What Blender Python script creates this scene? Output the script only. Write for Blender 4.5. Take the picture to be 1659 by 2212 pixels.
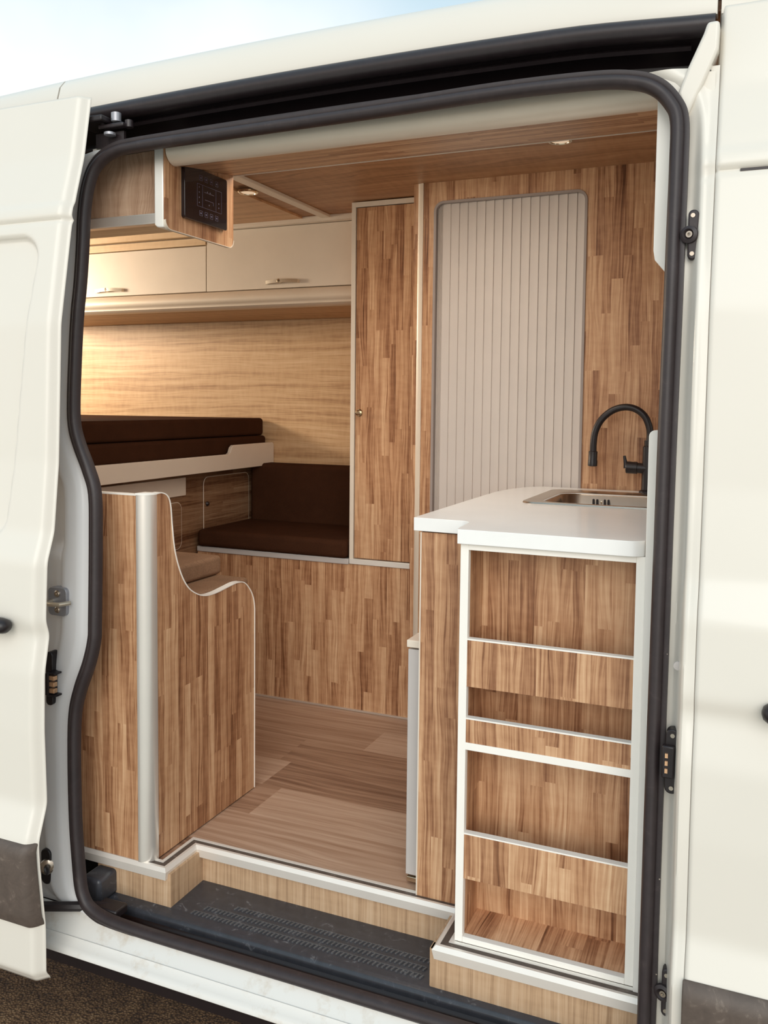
import bpy, bmesh, math, random
from mathutils import Vector, Matrix
random.seed(4)
for o in list(bpy.data.objects): bpy.data.objects.remove(o)
S = bpy.context.scene
COL = S.collection

# ------------------------------------------------------------------ camera
W, H = 1659, 2212
F, CX, CY = 1908.73, 829.5, 995.88
yaw, pitch, roll = -0.406048539, -0.0633663169, 0.0104699884
fwd = Vector((math.sin(yaw)*math.cos(pitch), math.cos(yaw)*math.cos(pitch), math.sin(pitch)))
rt = Vector((math.cos(yaw), -math.sin(yaw), 0)); up = rt.cross(fwd)
r2 = math.cos(roll)*rt + math.sin(roll)*up; u2 = -math.sin(roll)*rt + math.cos(roll)*up
cd = bpy.data.cameras.new('camera'); cam = bpy.data.objects.new('camera', cd); COL.objects.link(cam)
m = Matrix((r2, u2, -fwd)).transposed().to_4x4(); m.translation = (0, 0, 1.17)
cam.matrix_world = m
cd.sensor_fit = 'VERTICAL'; cd.sensor_height = 24; cd.lens = 24*F/H
cd.shift_x = 0; cd.shift_y = (CY - H/2)/H
cd.clip_start = .02; cd.clip_end = 300
S.camera = cam
S.view_settings.view_transform = 'Standard'; S.view_settings.look = 'None'
S.view_settings.gamma = 1; S.view_settings.use_curve_mapping = False
S.view_settings.exposure = 0.30

# ------------------------------------------------------------------ light
def lin(c):
    return tuple(((v/255)/12.92 if v/255 <= .04045 else ((v/255+.055)/1.055)**2.4) for v in c)
SKY = 1.0
w = bpy.data.worlds.new('sky'); S.world = w; w.use_nodes = True
nt = w.node_tree; nt.nodes.clear()
out = nt.nodes.new('ShaderNodeOutputWorld'); bg = nt.nodes.new('ShaderNodeBackground')
tc = nt.nodes.new('ShaderNodeTexCoord'); sp = nt.nodes.new('ShaderNodeSeparateXYZ')
nz = nt.nodes.new('ShaderNodeTexNoise'); nz.inputs['Scale'].default_value = 2.2; nz.inputs['Detail'].default_value = 5
ad = nt.nodes.new('ShaderNodeMath'); ad.operation = 'MULTIPLY_ADD'; ad.inputs[1].default_value = .35
rp = nt.nodes.new('ShaderNodeValToRGB')
nt.links.new(tc.outputs['Generated'], sp.inputs[0]); nt.links.new(tc.outputs['Generated'], nz.inputs['Vector'])
nt.links.new(nz.outputs['Fac'], ad.inputs[0]); nt.links.new(sp.outputs['Z'], ad.inputs[2]); nt.links.new(ad.outputs[0], rp.inputs[0])
e = rp.color_ramp.elements
e[0].position = .12; e[0].color = (*lin((190, 178, 160)), 1)
e[1].position = .18; e[1].color = (*lin((246, 240, 232)), 1)
for p_, c_ in ((.46, (246, 246, 244)), (.54, (226, 235, 239)), (.62, (192, 214, 226)), (.80, (176, 203, 219))):
    q = rp.color_ramp.elements.new(p_); q.color = (*lin(c_), 1)
nt.links.new(rp.outputs[0], bg.inputs[0]); nt.links.new(bg.outputs[0], out.inputs[0])
bg.inputs[1].default_value = SKY

def light(name, kind, loc, target, energy, color=(1, 1, 1), **kw):
    d = bpy.data.lights.new(name, kind); d.energy = energy; d.color = color
    for k, v in kw.items(): setattr(d, k, v)
    o = bpy.data.objects.new(name, d); COL.objects.link(o); o.location = loc
    o.rotation_euler = (Vector(target)-Vector(loc)).to_track_quat('-Z', 'Y').to_euler()
    return o
light('sun', 'SUN', (2.6, -7, 5.4), (-.9, 2, 1), 1.5, (1, .95, .87), angle=math.radians(50))
# added area lights: rear one for the far wall's glow, other fills the cabin
light('rear_glow', 'AREA', (-3.75, 2.65, 1.70), (-2.3, 3.5, 1.1), 26, (1, .84, .64), shape='RECTANGLE', size=.35, size_y=.25)
light('cabin_fill', 'AREA', (-1.0, 2.25, 1.90), (-1.0, 2.3, 0), 4, (1, .88, .74), shape='RECTANGLE', size=.7, size_y=.25)

# ------------------------------------------------------------------ materials
class N:
    def __init__(s, name):
        s.m = bpy.data.materials.new(name); s.m.use_nodes = True; s.t = s.m.node_tree
        s.b = s.t.nodes['Principled BSDF']
    def n(s, typ, **kw):
        x = s.t.nodes.new(typ)
        for k, v in kw.items(): setattr(x, k, v)
        return x
    def val(s, sock, v):
        if hasattr(v, 'default_value') or hasattr(v, 'is_linked'): s.t.links.new(v, sock)
        else: sock.default_value = v
    def math(s, op, a, b=None, c=None):
        x = s.n('ShaderNodeMath', operation=op)
        for i, v in enumerate((a, b, c)):
            if v is not None: s.val(x.inputs[i], v)
        return x.outputs[0]
    def comb(s, x, y, z=0):
        c = s.n('ShaderNodeCombineXYZ')
        for i, v in enumerate((x, y, z)): s.val(c.inputs[i], v)
        return c.outputs[0]
    def pos(s):
        g = s.n('ShaderNodeNewGeometry'); q = s.n('ShaderNodeSeparateXYZ'); s.t.links.new(g.outputs['Position'], q.inputs[0])
        return q.outputs
    def noise(s, vec, scale=1, detail=4, rough=.55, dist=0):
        x = s.n('ShaderNodeTexNoise'); s.t.links.new(vec, x.inputs['Vector'])
        x.inputs['Scale'].default_value = scale; x.inputs['Detail'].default_value = detail
        x.inputs['Roughness'].default_value = rough; x.inputs['Distortion'].default_value = dist
        return x.outputs['Fac']
    def white(s, vec):
        x = s.n('ShaderNodeTexWhiteNoise'); x.noise_dimensions = '3D'; s.t.links.new(vec, x.inputs['Vector'])
        return x.outputs['Value']
    def ramp(s, fac, stops):
        r = s.n('ShaderNodeValToRGB'); s.t.links.new(fac, r.inputs[0]); el = r.color_ramp.elements
        while len(el) < len(stops): el.new(.5)
        for q, (p, c) in zip(el, stops):
            q.position = p
        for q, (p, c) in zip(el, stops): q.color = (*lin(c), 1)
        return r.outputs[0]
    def bump(s, h, strength=.1, dist=.001):
        b = s.n('ShaderNodeBump'); b.inputs['Strength'].default_value = strength; b.inputs['Distance'].default_value = dist
        s.t.links.new(h, b.inputs['Height']); s.t.links.new(b.outputs[0], s.b.inputs['Normal'])
    def set(s, **kw):
        for k, v in kw.items():
            k = {'color': 'Base Color', 'rough': 'Roughness', 'metal': 'Metallic', 'coat': 'Coat Weight', 'coatr': 'Coat Roughness',
                 'spec': 'Specular IOR Level', 'em': 'Emission Color', 'es': 'Emission Strength', 'sheen': 'Sheen Weight'}[k]
            if isinstance(v, tuple): v = (*lin(v), 1)
            s.val(s.b.inputs[k], v)
        return s.m

def plain(name, color, rough=.5, mottled=0., **kw):
    a = N(name); a.set(rough=rough, **kw)
    g = a.n('ShaderNodeNewGeometry')
    f = a.noise(g.outputs['Position'], 9, 3)
    lo = tuple(c*(1-mottled) for c in color); hi = tuple(min(255, c*(1+mottled)) for c in color)
    a.set(color=a.ramp(f, [(.3, lo), (.7, hi)]))
    return a.m

def block_wood(name, stops, strip=.028, length=.36, mode='v', rough=.42):
    """butcher block laminate: narrow staves of random length and tone"""
    a = N(name); x, y, z = a.pos()
    if mode == 'v': u, v = a.math('ADD', x, y), z
    elif mode == 'yz': u, v = z, y                                # on x-facing panels, lengthways
    elif mode == 'x': u, v = a.math('ADD', y, z), x            # staves run along x
    else: u, v = x, y                                          # on flats, staves run along y
    un = a.math('DIVIDE', u, strip)
    big = a.white(a.comb(a.math('FLOOR', a.math('DIVIDE', un, 2.7)), 3.3))
    un = a.math('ADD', un, a.math('MULTIPLY', big, .6))
    s = a.math('FLOOR', un)
    r1 = a.white(a.comb(s, 7.1))
    vn = a.math('ADD', a.math('DIVIDE', v, length), a.math('MULTIPLY', r1, 9.3))
    b = a.math('FLOOR', vn)
    rnd = a.white(a.comb(s, b, 2.2))
    warp = a.noise(a.comb(a.math('MULTIPLY', u, 6), a.math('MULTIPLY', v, 2.2), a.math('MULTIPLY', rnd, 30)), 1, 2)
    uw = a.math('ADD', u, a.math('MULTIPLY', a.math('SUBTRACT', warp, .5), .045))
    g1 = a.noise(a.comb(a.math('MULTIPLY', uw, 60), a.math('MULTIPLY', v, 2.2), a.math('MULTIPLY', rnd, 40)), 1, 4, .6)
    g2 = a.noise(a.comb(a.math('MULTIPLY', uw, 210), a.math('MULTIPLY', v, 4.5), a.math('MULTIPLY', rnd, 9)), 1, 4, .65)
    g3 = a.noise(a.comb(a.math('MULTIPLY', uw, 130), a.math('MULTIPLY', v, 2.5), a.math('MULTIPLY', rnd, 17)), 1, 1, .5)
    line = a.math('MULTIPLY', a.math('MAXIMUM', a.math('SUBTRACT', .38, g3), 0), -1.1)
    cross = a.noise(a.comb(a.math('MULTIPLY', u, 20), a.math('MULTIPLY', v, 45), rnd), 1, 2, .5)
    f = a.math('ADD', .5, a.math('MULTIPLY', a.math('SUBTRACT', rnd, .5), .26))
    for g_, k in ((g1, .75), (g2, .75), (cross, .16)): f = a.math('ADD', f, a.math('MULTIPLY', a.math('SUBTRACT', g_, .5), k))
    f = a.math('ADD', f, line)
    a.set(color=a.ramp(f, stops), rough=rough, spec=.35)
    a.bump(g2, .12, .0006)
    return a.m

WST = [(.10, (80, 46, 26)), (.32, (142, 97, 67)), (.50, (182, 137, 101)), (.64, (201, 159, 122)), (.88, (224, 188, 150))]
M = {}
M['wood'] = block_wood('butcher block walnut laminate', WST)
M['wood_dark'] = M['wood']
M['wood_flat'] = block_wood('butcher block walnut laminate, flat', [(p, tuple(min(255, v*1.06+14) for v in c)) for p, c in WST], mode='y', strip=.05)
M['wood_x'] = block_wood('butcher block walnut laminate, lengthways', WST, mode='x', strip=.022)

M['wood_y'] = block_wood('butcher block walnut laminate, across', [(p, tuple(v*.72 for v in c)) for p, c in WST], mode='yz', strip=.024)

def oak(name, stops, along='x', freq=26, rough=.45, cath=.5, stretch=1.1):
    a = N(name); x, y, z = a.pos()
    if along == 'x': v, u = x, a.math('ADD', z, y)
    elif along == 'y': v, u = y, a.math('ADD', z, x)
    else: v, u = z, a.math('ADD', x, y)
    warp = a.noise(a.comb(a.math('MULTIPLY', u, 4.5), a.math('MULTIPLY', v, stretch), 1.7), 1, 3, .5)
    uw = a.math('ADD', u, a.math('MULTIPLY', warp, .22*cath*2))
    g1 = a.noise(a.comb(a.math('MULTIPLY', uw, freq), a.math('MULTIPLY', v, .8), .3), 1, 5, .62)
    g2 = a.noise(a.comb(a.math('MULTIPLY', uw, 240), a.math('MULTIPLY', v, 6), .9), 1, 3, .6)
    cross = a.noise(a.comb(a.math('MULTIPLY', u, 14), a.math('MULTIPLY', v, 50), .9), 1, 2, .5)
    f = a.math('ADD', a.math('MULTIPLY', g1, .9), a.math('MULTIPLY', g2, .6))
    f = a.math('SUBTRACT', a.math('ADD', f, a.math('MULTIPLY', cross, .2)), .35)
    a.set(color=a.ramp(f, stops), rough=rough, spec=.35)
    a.bump(g2, .12, .0006)
    return a.m
M['oak_wall'] = oak('pale sawn oak laminate', [(.25, (160, 122, 86)), (.5, (200, 164, 124)), (.8, (220, 190, 152))], cath=.18, freq=44, stretch=.8)
M['oak_rise'] = oak('pale oak riser laminate', [(.25, (156, 126, 98)), (.5, (190, 158, 126)), (.8, (208, 180, 150))], along='z', freq=60, cath=.12)
M['oak_grey'] = oak('greyish rough sawn oak laminate', [(.25, (128, 98, 76)), (.5, (164, 133, 109)), (.8, (190, 162, 138))], along='z', freq=30, cath=.5, stretch=3)
M['ceil_wood'] = oak('ceiling wood laminate', [(.25, (126, 88, 60)), (.5, (170, 126, 90)), (.8, (198, 156, 118))], freq=34)
M['ceil_light'] = oak('light ceiling laminate', [(.25, (160, 120, 84)), (.5, (196, 154, 114)), (.8, (214, 176, 136))], freq=30)

def planks():
    a = N('vinyl plank floor'); x, y, z = a.pos()
    r = a.math('FLOOR', a.math('DIVIDE', a.math('SUBTRACT', y, 2.11), .185))
    r1 = a.white(a.comb(r, 5.2))
    q = a.math('ADD', a.math('DIVIDE', x, 1.25), a.math('MULTIPLY', r1, 5))
    b = a.math('FLOOR', q); rnd = a.white(a.comb(r, b, 1))
    warp = a.noise(a.comb(a.math('MULTIPLY', x, 1.3), a.math('MULTIPLY', y, 7), a.math('MULTIPLY', rnd, 20)), 1, 2)
    yw = a.math('ADD', y, a.math('MULTIPLY', warp, .08))
    g = a.noise(a.comb(a.math('MULTIPLY', x, 1.6), a.math('MULTIPLY', yw, 55), a.math('MULTIPLY', rnd, 20)), 1, 5, .62)
    g2 = a.noise(a.comb(a.math('MULTIPLY', x, 8), a.math('MULTIPLY', yw, 230), rnd), 1, 3)
    f = a.math('ADD', a.math('MULTIPLY', rnd, .36), a.math('MULTIPLY', g, .75))
    f = a.math('ADD', f, a.math('MULTIPLY', g2, .25))
    a.set(color=a.ramp(a.math('SUBTRACT', f, .2), [(.22, (120, 88, 69)), (.42, (162, 128, 104)), (.62, (188, 157, 134)), (.85, (210, 184, 162))]), rough=.45, spec=.35)
    return a.m
M['floor'] = planks()

def fabric(name, c, lo=.72):
    a = N(name); x, y, z = a.pos()
    g = a.noise(a.comb(a.math('MULTIPLY', a.math('ADD', x, z), 500), a.math('MULTIPLY', a.math('ADD', y, z), 500), z), 1, 2)
    b_ = a.noise(a.comb(x, y, z), 14, 3)
    f = a.math('ADD', a.math('MULTIPLY', g, .7), a.math('MULTIPLY', b_, .3))
    a.set(color=a.ramp(f, [(.3, tuple(v*lo for v in c)), (.7, c)]), rough=.95, spec=.06); a.bump(g, .4, .001)
    return a.m
M['brown'] = fabric('dark brown woven upholstery', (72, 44, 29))
M['taupe'] = fabric('taupe woven upholstery', (158, 124, 98))

def paint(name, color, stain=False):
    a = N(name); g = a.n('ShaderNodeNewGeometry')
    f = a.noise(g.outputs['Position'], 1.4, 3)
    base = a.ramp(f, [(.3, tuple(c*.985 for c in color)), (.7, color)])
    if stain:
        d = a.noise(g.outputs['Position'], 13, 6, .7); d2 = a.noise(g.outputs['Position'], 70, 4, .6)
        k = a.math('MULTIPLY', a.math('SUBTRACT', d, .56), 4.5); k = a.math('MULTIPLY', k, d2)
        mx = a.n('ShaderNodeMix', data_type='RGBA'); mx.clamp_factor = True
        a.t.links.new(k, mx.inputs[0]); a.t.links.new(base, mx.inputs[6]); mx.inputs[7].default_value = (*lin((176, 148, 112)), 1)
        base = mx.outputs[2]
    a.set(color=base, rough=.38, coat=.35, coatr=.12)
    return a.m
M['paint'] = paint('warm white vehicle paint', (222, 216, 205))
M['paint_jamb'] = paint('white jamb paint', (222, 222, 223))
M['paint_sill'] = paint('white sill paint with dirt', (220, 217, 211), True)
M['white'] = plain('white laminate', (240, 236, 228), .4, .01)
M['worktop'] = plain('glossy white worktop', (238, 237, 234), .28, .01, coat=.15, coatr=.08)
M['cream'] = plain('cream laminate', (222, 210, 194), .42, .01)
M['beige_alu'] = plain('satin champagne aluminium', (222, 208, 190), .38, .01, metal=.15)
M['alu'] = plain('satin aluminium', (228, 222, 214), .30, .01, metal=.7)
M['trim_alu'] = plain('warm satin aluminium edge', (236, 229, 220), .38, .01, metal=.3)
M['striker'] = plain('grey zinc steel', (158, 158, 164), .35, .02, metal=.5)
M['nickel'] = plain('satin nickel', (222, 210, 190), .28, 0, metal=.75)
M['oak_pale'] = oak('very pale oak laminate', [(.25, (196, 166, 130)), (.5, (218, 190, 154)), (.8, (230, 206, 172))], cath=.15, freq=50)
M['alu_white'] = plain('bright aluminium strip', (238, 234, 226), .4, .01, metal=.3)
M['chrome'] = plain('polished nickel', (215, 200, 175), .14, 0, metal=1)
M['steel'] = plain('brushed stainless steel', (190, 178, 164), .26, .03, metal=1)
M['grey'] = plain('light grey laminate', (186, 180, 176), .45, .01)
M['shutter'] = plain('pearl grey roller shutter', (205, 195, 187), .45, .01)
M['shutter_frame'] = plain('mauve grey plastic frame', (152, 140, 134), .4, .01)
def black(name, c, rough, scuff=(110, 98, 92), amt=.0, **kw):
    a = N(name); g = a.n('ShaderNodeNewGeometry')
    f = a.noise(g.outputs['Position'], 30, 6, .7, 1.0)
    a.set(color=a.ramp(f, [(.3, tuple(v*.85 for v in c)), (.60, c), (.8, tuple(v+(s-v)*amt for v, s in zip(c, scuff)))]), rough=rough, **kw)
    return a.m
M['rubber'] = black('black rubber', (50, 41, 42), .48, amt=.35, spec=.5)
M['black'] = black('black satin plastic', (30, 22, 24), .4)
M['dark_steel'] = black('black painted steel', (44, 36, 38), .35, amt=.2)
M['clad'] = black('scuffed charcoal cladding plastic', (92, 80, 72), .55, (150, 138, 126), .8)
M['mat'] = black('dusty black step rubber', (60, 61, 67), .36, (150, 150, 152), .9, spec=.6)
M['mat_worn'] = black('worn rubber', (96, 96, 98), .4, (150, 150, 150), .8)
M['glass'] = black('black glass', (20, 12, 20), .15, coat=.5)
M['icon'] = plain('pale grey printed icon', (96, 90, 112), .4, 0)
M['gold'] = plain('brass contact', (226, 180, 140), .3, 0, metal=.6)
M['lens'] = plain('lamp lens', (235, 215, 195), .3, 0, em=(255, 225, 190), es=.35)
M['concrete'] = plain('pale concrete', (206, 198, 186), .8, .04)  # only for the slab added to bounce light
def ground():
    a = N('wet brown asphalt with gravel'); g = a.n('ShaderNodeNewGeometry')
    v = a.n('ShaderNodeTexVoronoi'); v.inputs['Scale'].default_value = 130; a.t.links.new(g.outputs['Position'], v.inputs['Vector'])
    f = a.noise(g.outputs['Position'], 22, 7, .75); f2 = a.noise(g.outputs['Position'], 3, 3)
    h = a.math('ADD', a.math('MULTIPLY', v.outputs['Distance'], -.6), a.math('ADD', f, a.math('MULTIPLY', f2, .5)))
    a.set(color=a.ramp(h, [(.2, (58, 38, 26)), (.45, (104, 76, 50)), (.7, (150, 118, 84)), (.95, (190, 166, 136))]), rough=.8)
    a.bump(h, 1, .01)
    return a.m
M['ground'] = ground()
M['channel_brown'] = black('dark brown painted channel', (40, 24, 20), .3)  # dark brown of the step channel

# ------------------------------------------------------------------ mesh helpers (metres)
class MB:
    def __init__(s): s.b = bmesh.new()
    def vs(s, pts): return [s.b.verts.new(p) for p in pts]
    def f(s, v):
        try: return s.b.faces.new(v)
        except ValueError: return None
    def box(s, x0, x1, y0, y1, z0, z1):
        v = s.vs([(x, y, z) for z in (z0, z1) for x, y in ((x0, y0), (x1, y0), (x1, y1), (x0, y1))])
        for q in ((3, 2, 1, 0), (4, 5, 6, 7), (0, 1, 5, 4), (1, 2, 6, 5), (2, 3, 7, 6), (3, 0, 4, 7)): s.f([v[i] for i in q])
        return s
    def prism(s, poly, axis, a, b):
        """poly: 2d outline in the two remaining axes (in xyz order), extruded on axis from a to b"""
        def P(p, t):
            return (t, p[0], p[1]) if axis == 0 else (p[0], t, p[1]) if axis == 1 else (p[0], p[1], t)
        A = s.vs([P(p, a) for p in poly]); B = s.vs([P(p, b) for p in poly]); n = len(poly)
        s.f(A[::-1]); s.f(B)
        for i in range(n): s.f([A[i], A[(i+1) % n], B[(i+1) % n], B[i]])
        return s
    def sweep(s, rings, closed_ring=True, cap=True, closed=False):
        R = [s.vs(r) for r in rings]; n = len(R[0])
        for i in range(len(R) if closed else len(R)-1):
            A, B = R[i], R[(i+1) % len(R)]
            for j in range(n if closed_ring else n-1):
                s.f([A[j], A[(j+1) % n], B[(j+1) % n], B[j]])
        if cap and closed_ring and not closed: s.f(R[0][::-1]); s.f(R[-1])
        return s
    def tube(s, pts, r, seg=12, cap=True, closed=False, prof=None, upv=None):
        """round (or profiled) tube along points; prof: list of (a,b) offsets in the (side, up) frame"""
        pts = [Vector(p) for p in pts]; n = len(pts); rings = []
        rr = r if hasattr(r, '__len__') else [r]*n
        ref = Vector(upv) if upv else None
        prev = None
        for i, p in enumerate(pts):
            t = (pts[(i+1) % n]-pts[i-1]) if closed else (pts[min(i+1, n-1)]-pts[max(i-1, 0)])
            t.normalize()
            if ref is not None: a = ref.copy()
            elif prev is None: a = Vector((0, 0, 1)) if abs(t.z) < .9 else Vector((1, 0, 0))
            else: a = prev
            a = (a-t*a.dot(t)).normalized(); prev = a; b = t.cross(a)
            if prof: rings.append([p+b*q[0]+a*q[1] for q in prof])
            else: rings.append([p+(a*math.cos(k*2*math.pi/seg)+b*math.sin(k*2*math.pi/seg))*rr[i] for k in range(seg)])
        return s.sweep(rings, cap=cap, closed=closed)
    def cyl(s, p0, p1, r, seg=20): return s.tube([p0, p1], r, seg)
    def grid(s, xs, zs, fn):
        R = [s.vs([fn(x, z) for x in xs]) for z in zs]
        for i in range(len(R)-1):
            for j in range(len(xs)-1): s.f([R[i][j], R[i][j+1], R[i+1][j+1], R[i+1][j]])
        return s
    def lathe(s, c, axis, prof, seg=24):
        """prof: (radius, height) along axis vector"""
        ax = Vector(axis).normalized(); a = ax.orthogonal().normalized(); b = ax.cross(a); c = Vector(c)
        R = [[c+ax*h+(a*math.cos(k*2*math.pi/seg)+b*math.sin(k*2*math.pi/seg))*max(r, 1e-5) for k in range(seg)] for r, h in prof]
        return s.sweep(R)

def make(name, mb, mat, parent=None, bevel=0, seg=2, ang=35, label=None, solid=0, sub=0):
    me = bpy.data.meshes.new(name)
    bmesh.ops.recalc_face_normals(mb.b, faces=mb.b.faces)
    mb.b.to_mesh(me); mb.b.free()
    me.materials.append(M[mat] if isinstance(mat, str) else mat)
    for p in me.polygons: p.use_smooth = True
    me.set_sharp_from_angle(angle=math.radians(ang))
    o = bpy.data.objects.new(name, me); COL.objects.link(o)
    if parent:
        o.parent = parent
        if parent.type == 'EMPTY': o.matrix_parent_inverse = Matrix.Translation(parent.location).inverted()
    if solid:
        q = o.modifiers.new('solid', 'SOLIDIFY'); q.thickness = solid; q.offset = 0
    if bevel:
        q = o.modifiers.new('bevel', 'BEVEL'); q.width = bevel; q.segments = seg; q.limit_method = 'ANGLE'; q.angle_limit = math.radians(40); q.harden_normals = False
    if label: o['label'] = label
    return o
def thing(name, label, cat, loc, group=None):
    o = bpy.data.objects.new(name, None); COL.objects.link(o); o.location = loc; o.empty_display_size = .1
    return tag(o, label, cat, group)
def tag(o, label, cat, group=None):
    o['label'] = label; o['category'] = cat
    if group: o['group'] = group
    return o
def struct(o, label=None):
    o['kind'] = 'structure'
    if label: o['label'] = label
    return o
def B(*a): return MB().box(*a)
def rrect(x0, x1, z0, z1, r, n=6, corners=(1, 1, 1, 1)):
    """outline, ccw from bottom left; corners = bl, br, tr, tl"""
    o = []
    for k, (cx, cz, a0, px, pz) in enumerate(((x0+r, z0+r, 180, x0, z0), (x1-r, z0+r, 270, x1, z0), (x1-r, z1-r, 0, x1, z1), (x0+r, z1-r, 90, x0, z1))):
        if not corners[k]: o.append((px, pz)); continue
        for i in range(n+1):
            a = math.radians(a0+90*i/n); o.append((cx+r*math.cos(a), cz+r*math.sin(a)))
    return o
def interp(x, xs, ys):
    if x <= xs[0]: return ys[0]
    for i in range(1, len(xs)):
        if x <= xs[i]: return ys[i-1]+(ys[i]-ys[i-1])*(x-xs[i-1])/(xs[i]-xs[i-1])
    return ys[-1]
def catmull(P, n=6, closed=False):
    out = []; L = len(P)
    for i in range(L if closed else L-1):
        p0, p1, p2, p3 = (Vector(P[(i-1) % L]) if closed or i > 0 else Vector(P[0])), Vector(P[i]), Vector(P[(i+1) % L]), (Vector(P[(i+2) % L]) if closed or i+2 < L else Vector(P[-1]))
        for k in range(n):
            t = k/n
            out.append(.5*((2*p1)+(p2-p0)*t+(2*p0-5*p1+4*p2-p3)*t*t+(3*p1-p0-3*p2+p3)*t**3))
    if not closed: out.append(Vector(P[-1]))
    return out
def ss(a, b, x):
    t = max(0, min(1, (x-a)/(b-a))); return t*t*(3-2*t)

# ------------------------------------------------------------------ ground
g = make('ground', B(-14, 14, -12, 12, -.75, -.65), 'ground'); struct(g, 'brown gravelly asphalt under the van')
struct(make('bounce_slab', B(-14, 14, -12, .7, -.75, -.645), 'concrete'), 'pale concrete slab added out of view to bounce light into the doorway')  # unseen slab, added to throw light up into the doorway

# ------------------------------------------------------------------ the van body
PRz = [-.25, -.18, -.05, .10, .155, .238, .413, .544, .634, .663, .801, .868, 1.028, 1.349, 1.575, 1.648, 1.747, 1.892, 1.96]
PRy = [1.600, 1.59, 1.59, 1.575, 1.572, 1.60, 1.595, 1.598, 1.615, 1.604, 1.611, 1.634, 1.651, 1.664, 1.701, 1.717, 1.746, 1.772, 1.785]
def yskin(z):
    w_ = (.04, .12, .2, .28, .2, .12, .04)
    y = sum(k*interp(z+(i-3)*.006, PRz, PRy) for i, k in enumerate(w_))
    y += .005*math.exp(-((z-1.594)/.006)**2)
    y -= .005*ss(1.64, 1.62, z)*ss(1.59, 1.60, z)
    return y
def yseal(z): return interp(z, [-.15, 0, .9, 1.4, 1.75], [1.64, 1.655, 1.68, 1.70, 1.74])
van = thing('camper_van', 'white panel van with its side door slid open on a wood-lined cabin', 'van', (-.8, 1.7, -.65))

def frange(a, b, s):
    n = max(1, int(round((b-a)/s))); return [a+(b-a)*i/n for i in range(n+1)]

# sliding door, slid back to the left
DE = -1.50
def door_fn(x, z):
    y = yskin(z)-.092
    y += .022*ss(DE-.030, DE, x)**1.6                               # rolled hem
    # shallow pressed panel with rounded corners
    xr = interp(z, [.84, 1.5], [-1.632, -1.573])
    cx, cz, hx, hz, r = xr-1.0, 1.20, 1.0, .36, .06
    dx, dz = abs(x-cx)-(hx-r), abs(z-cz)-(hz-r)
    d = math.hypot(max(dx, 0), max(dz, 0))+min(max(dx, dz), 0)-r
    y += .015*ss(.004, -.010, d)
    if z < -.16: y += .012*ss(-.16, -.185, z)
    return (x, y, z)
xs = frange(-3.0, -1.75, .06)[:-1]+frange(-1.75, -1.535, .006)[:-1]+frange(-1.535, DE, .004)
door = make('sliding_door', MB().grid(xs, frange(-.185, 1.893, .006), door_fn), 'paint', van, ang=60, label='white sliding door with a shallow pressed panel')
door.modifiers.new('solid', 'SOLIDIFY').thickness = .0012
door.modifiers['solid'].offset = -1
mb = MB().grid(frange(-3.0, -1.56, .06)[:-1]+frange(-1.56, -1.504, .004), frange(-.047, .156, .01), lambda x, z: (x, yskin(z)-.092-.010+.022*ss(DE-.030, DE, x)**1.6+.012*ss(.14, .158, z)+.008*ss(-.02, -.05, z)+.006*ss(-1.512, -1.504, x), z))
c = make('door_cladding', mb, 'clad', door, solid=.008, bevel=.003, label='charcoal plastic cladding strip')
mb = MB().sweep([[(-1.570-dx, 1.503-dy*rr-.012, .655+dz*rr) for dy, dz in [(math.cos(t*math.pi/8)*.022, math.sin(t*math.pi/8)*.0185) for t in range(16)]] for k, (dx, rr) in enumerate(((0, .15), (.003, .6), (.010, .88), (.025, 1.0), (.12, 1.05), (.22, .9)))])
make('door_handle', mb, 'black', door, ang=60, label='black door handle')

# right: cab door of the van
CE = -.10
def cab_fn(x, z):
    y = yskin(z)+.012*ss(CE+.012, CE, x)**2
    return (x, y, z)
xs = frange(CE, CE+.03, .003)[:-1]+frange(CE+.03, 1.4, .05)
cab = make('cab_door', MB().grid(xs, frange(-.2, 1.905, .006), cab_fn), 'paint', van, ang=60, solid=.0015, label='white front door panel')
mb = MB().grid(frange(CE+.002, 1.4, .05), frange(-.2, .172, .01), lambda x, z: (x, yskin(z)-.010+.010*ss(.155, .172, z), z))
make('door_cladding', mb, 'clad', cab, solid=.008, bevel=.003, label='charcoal plastic cladding strip')
mb = MB().sweep([[(.012+dx, 1.60-dy*rr-.008, .660+dz*rr) for dy, dz in [(math.cos(t*math.pi/8)*.022, math.sin(t*math.pi/8)*.0185) for t in range(16)]] for dx, rr in ((0, .15), (.003, .6), (.010, .88), (.025, 1.0), (.12, 1.05), (.22, .9))])
make('door_handle', mb, 'black', cab, ang=60, label='black door handle')
mb = B(-.055, .9, 1.7035, 1.710, 1.588, 1.5925)
make('groove_trim', mb, 'dark_steel', cab)

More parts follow.
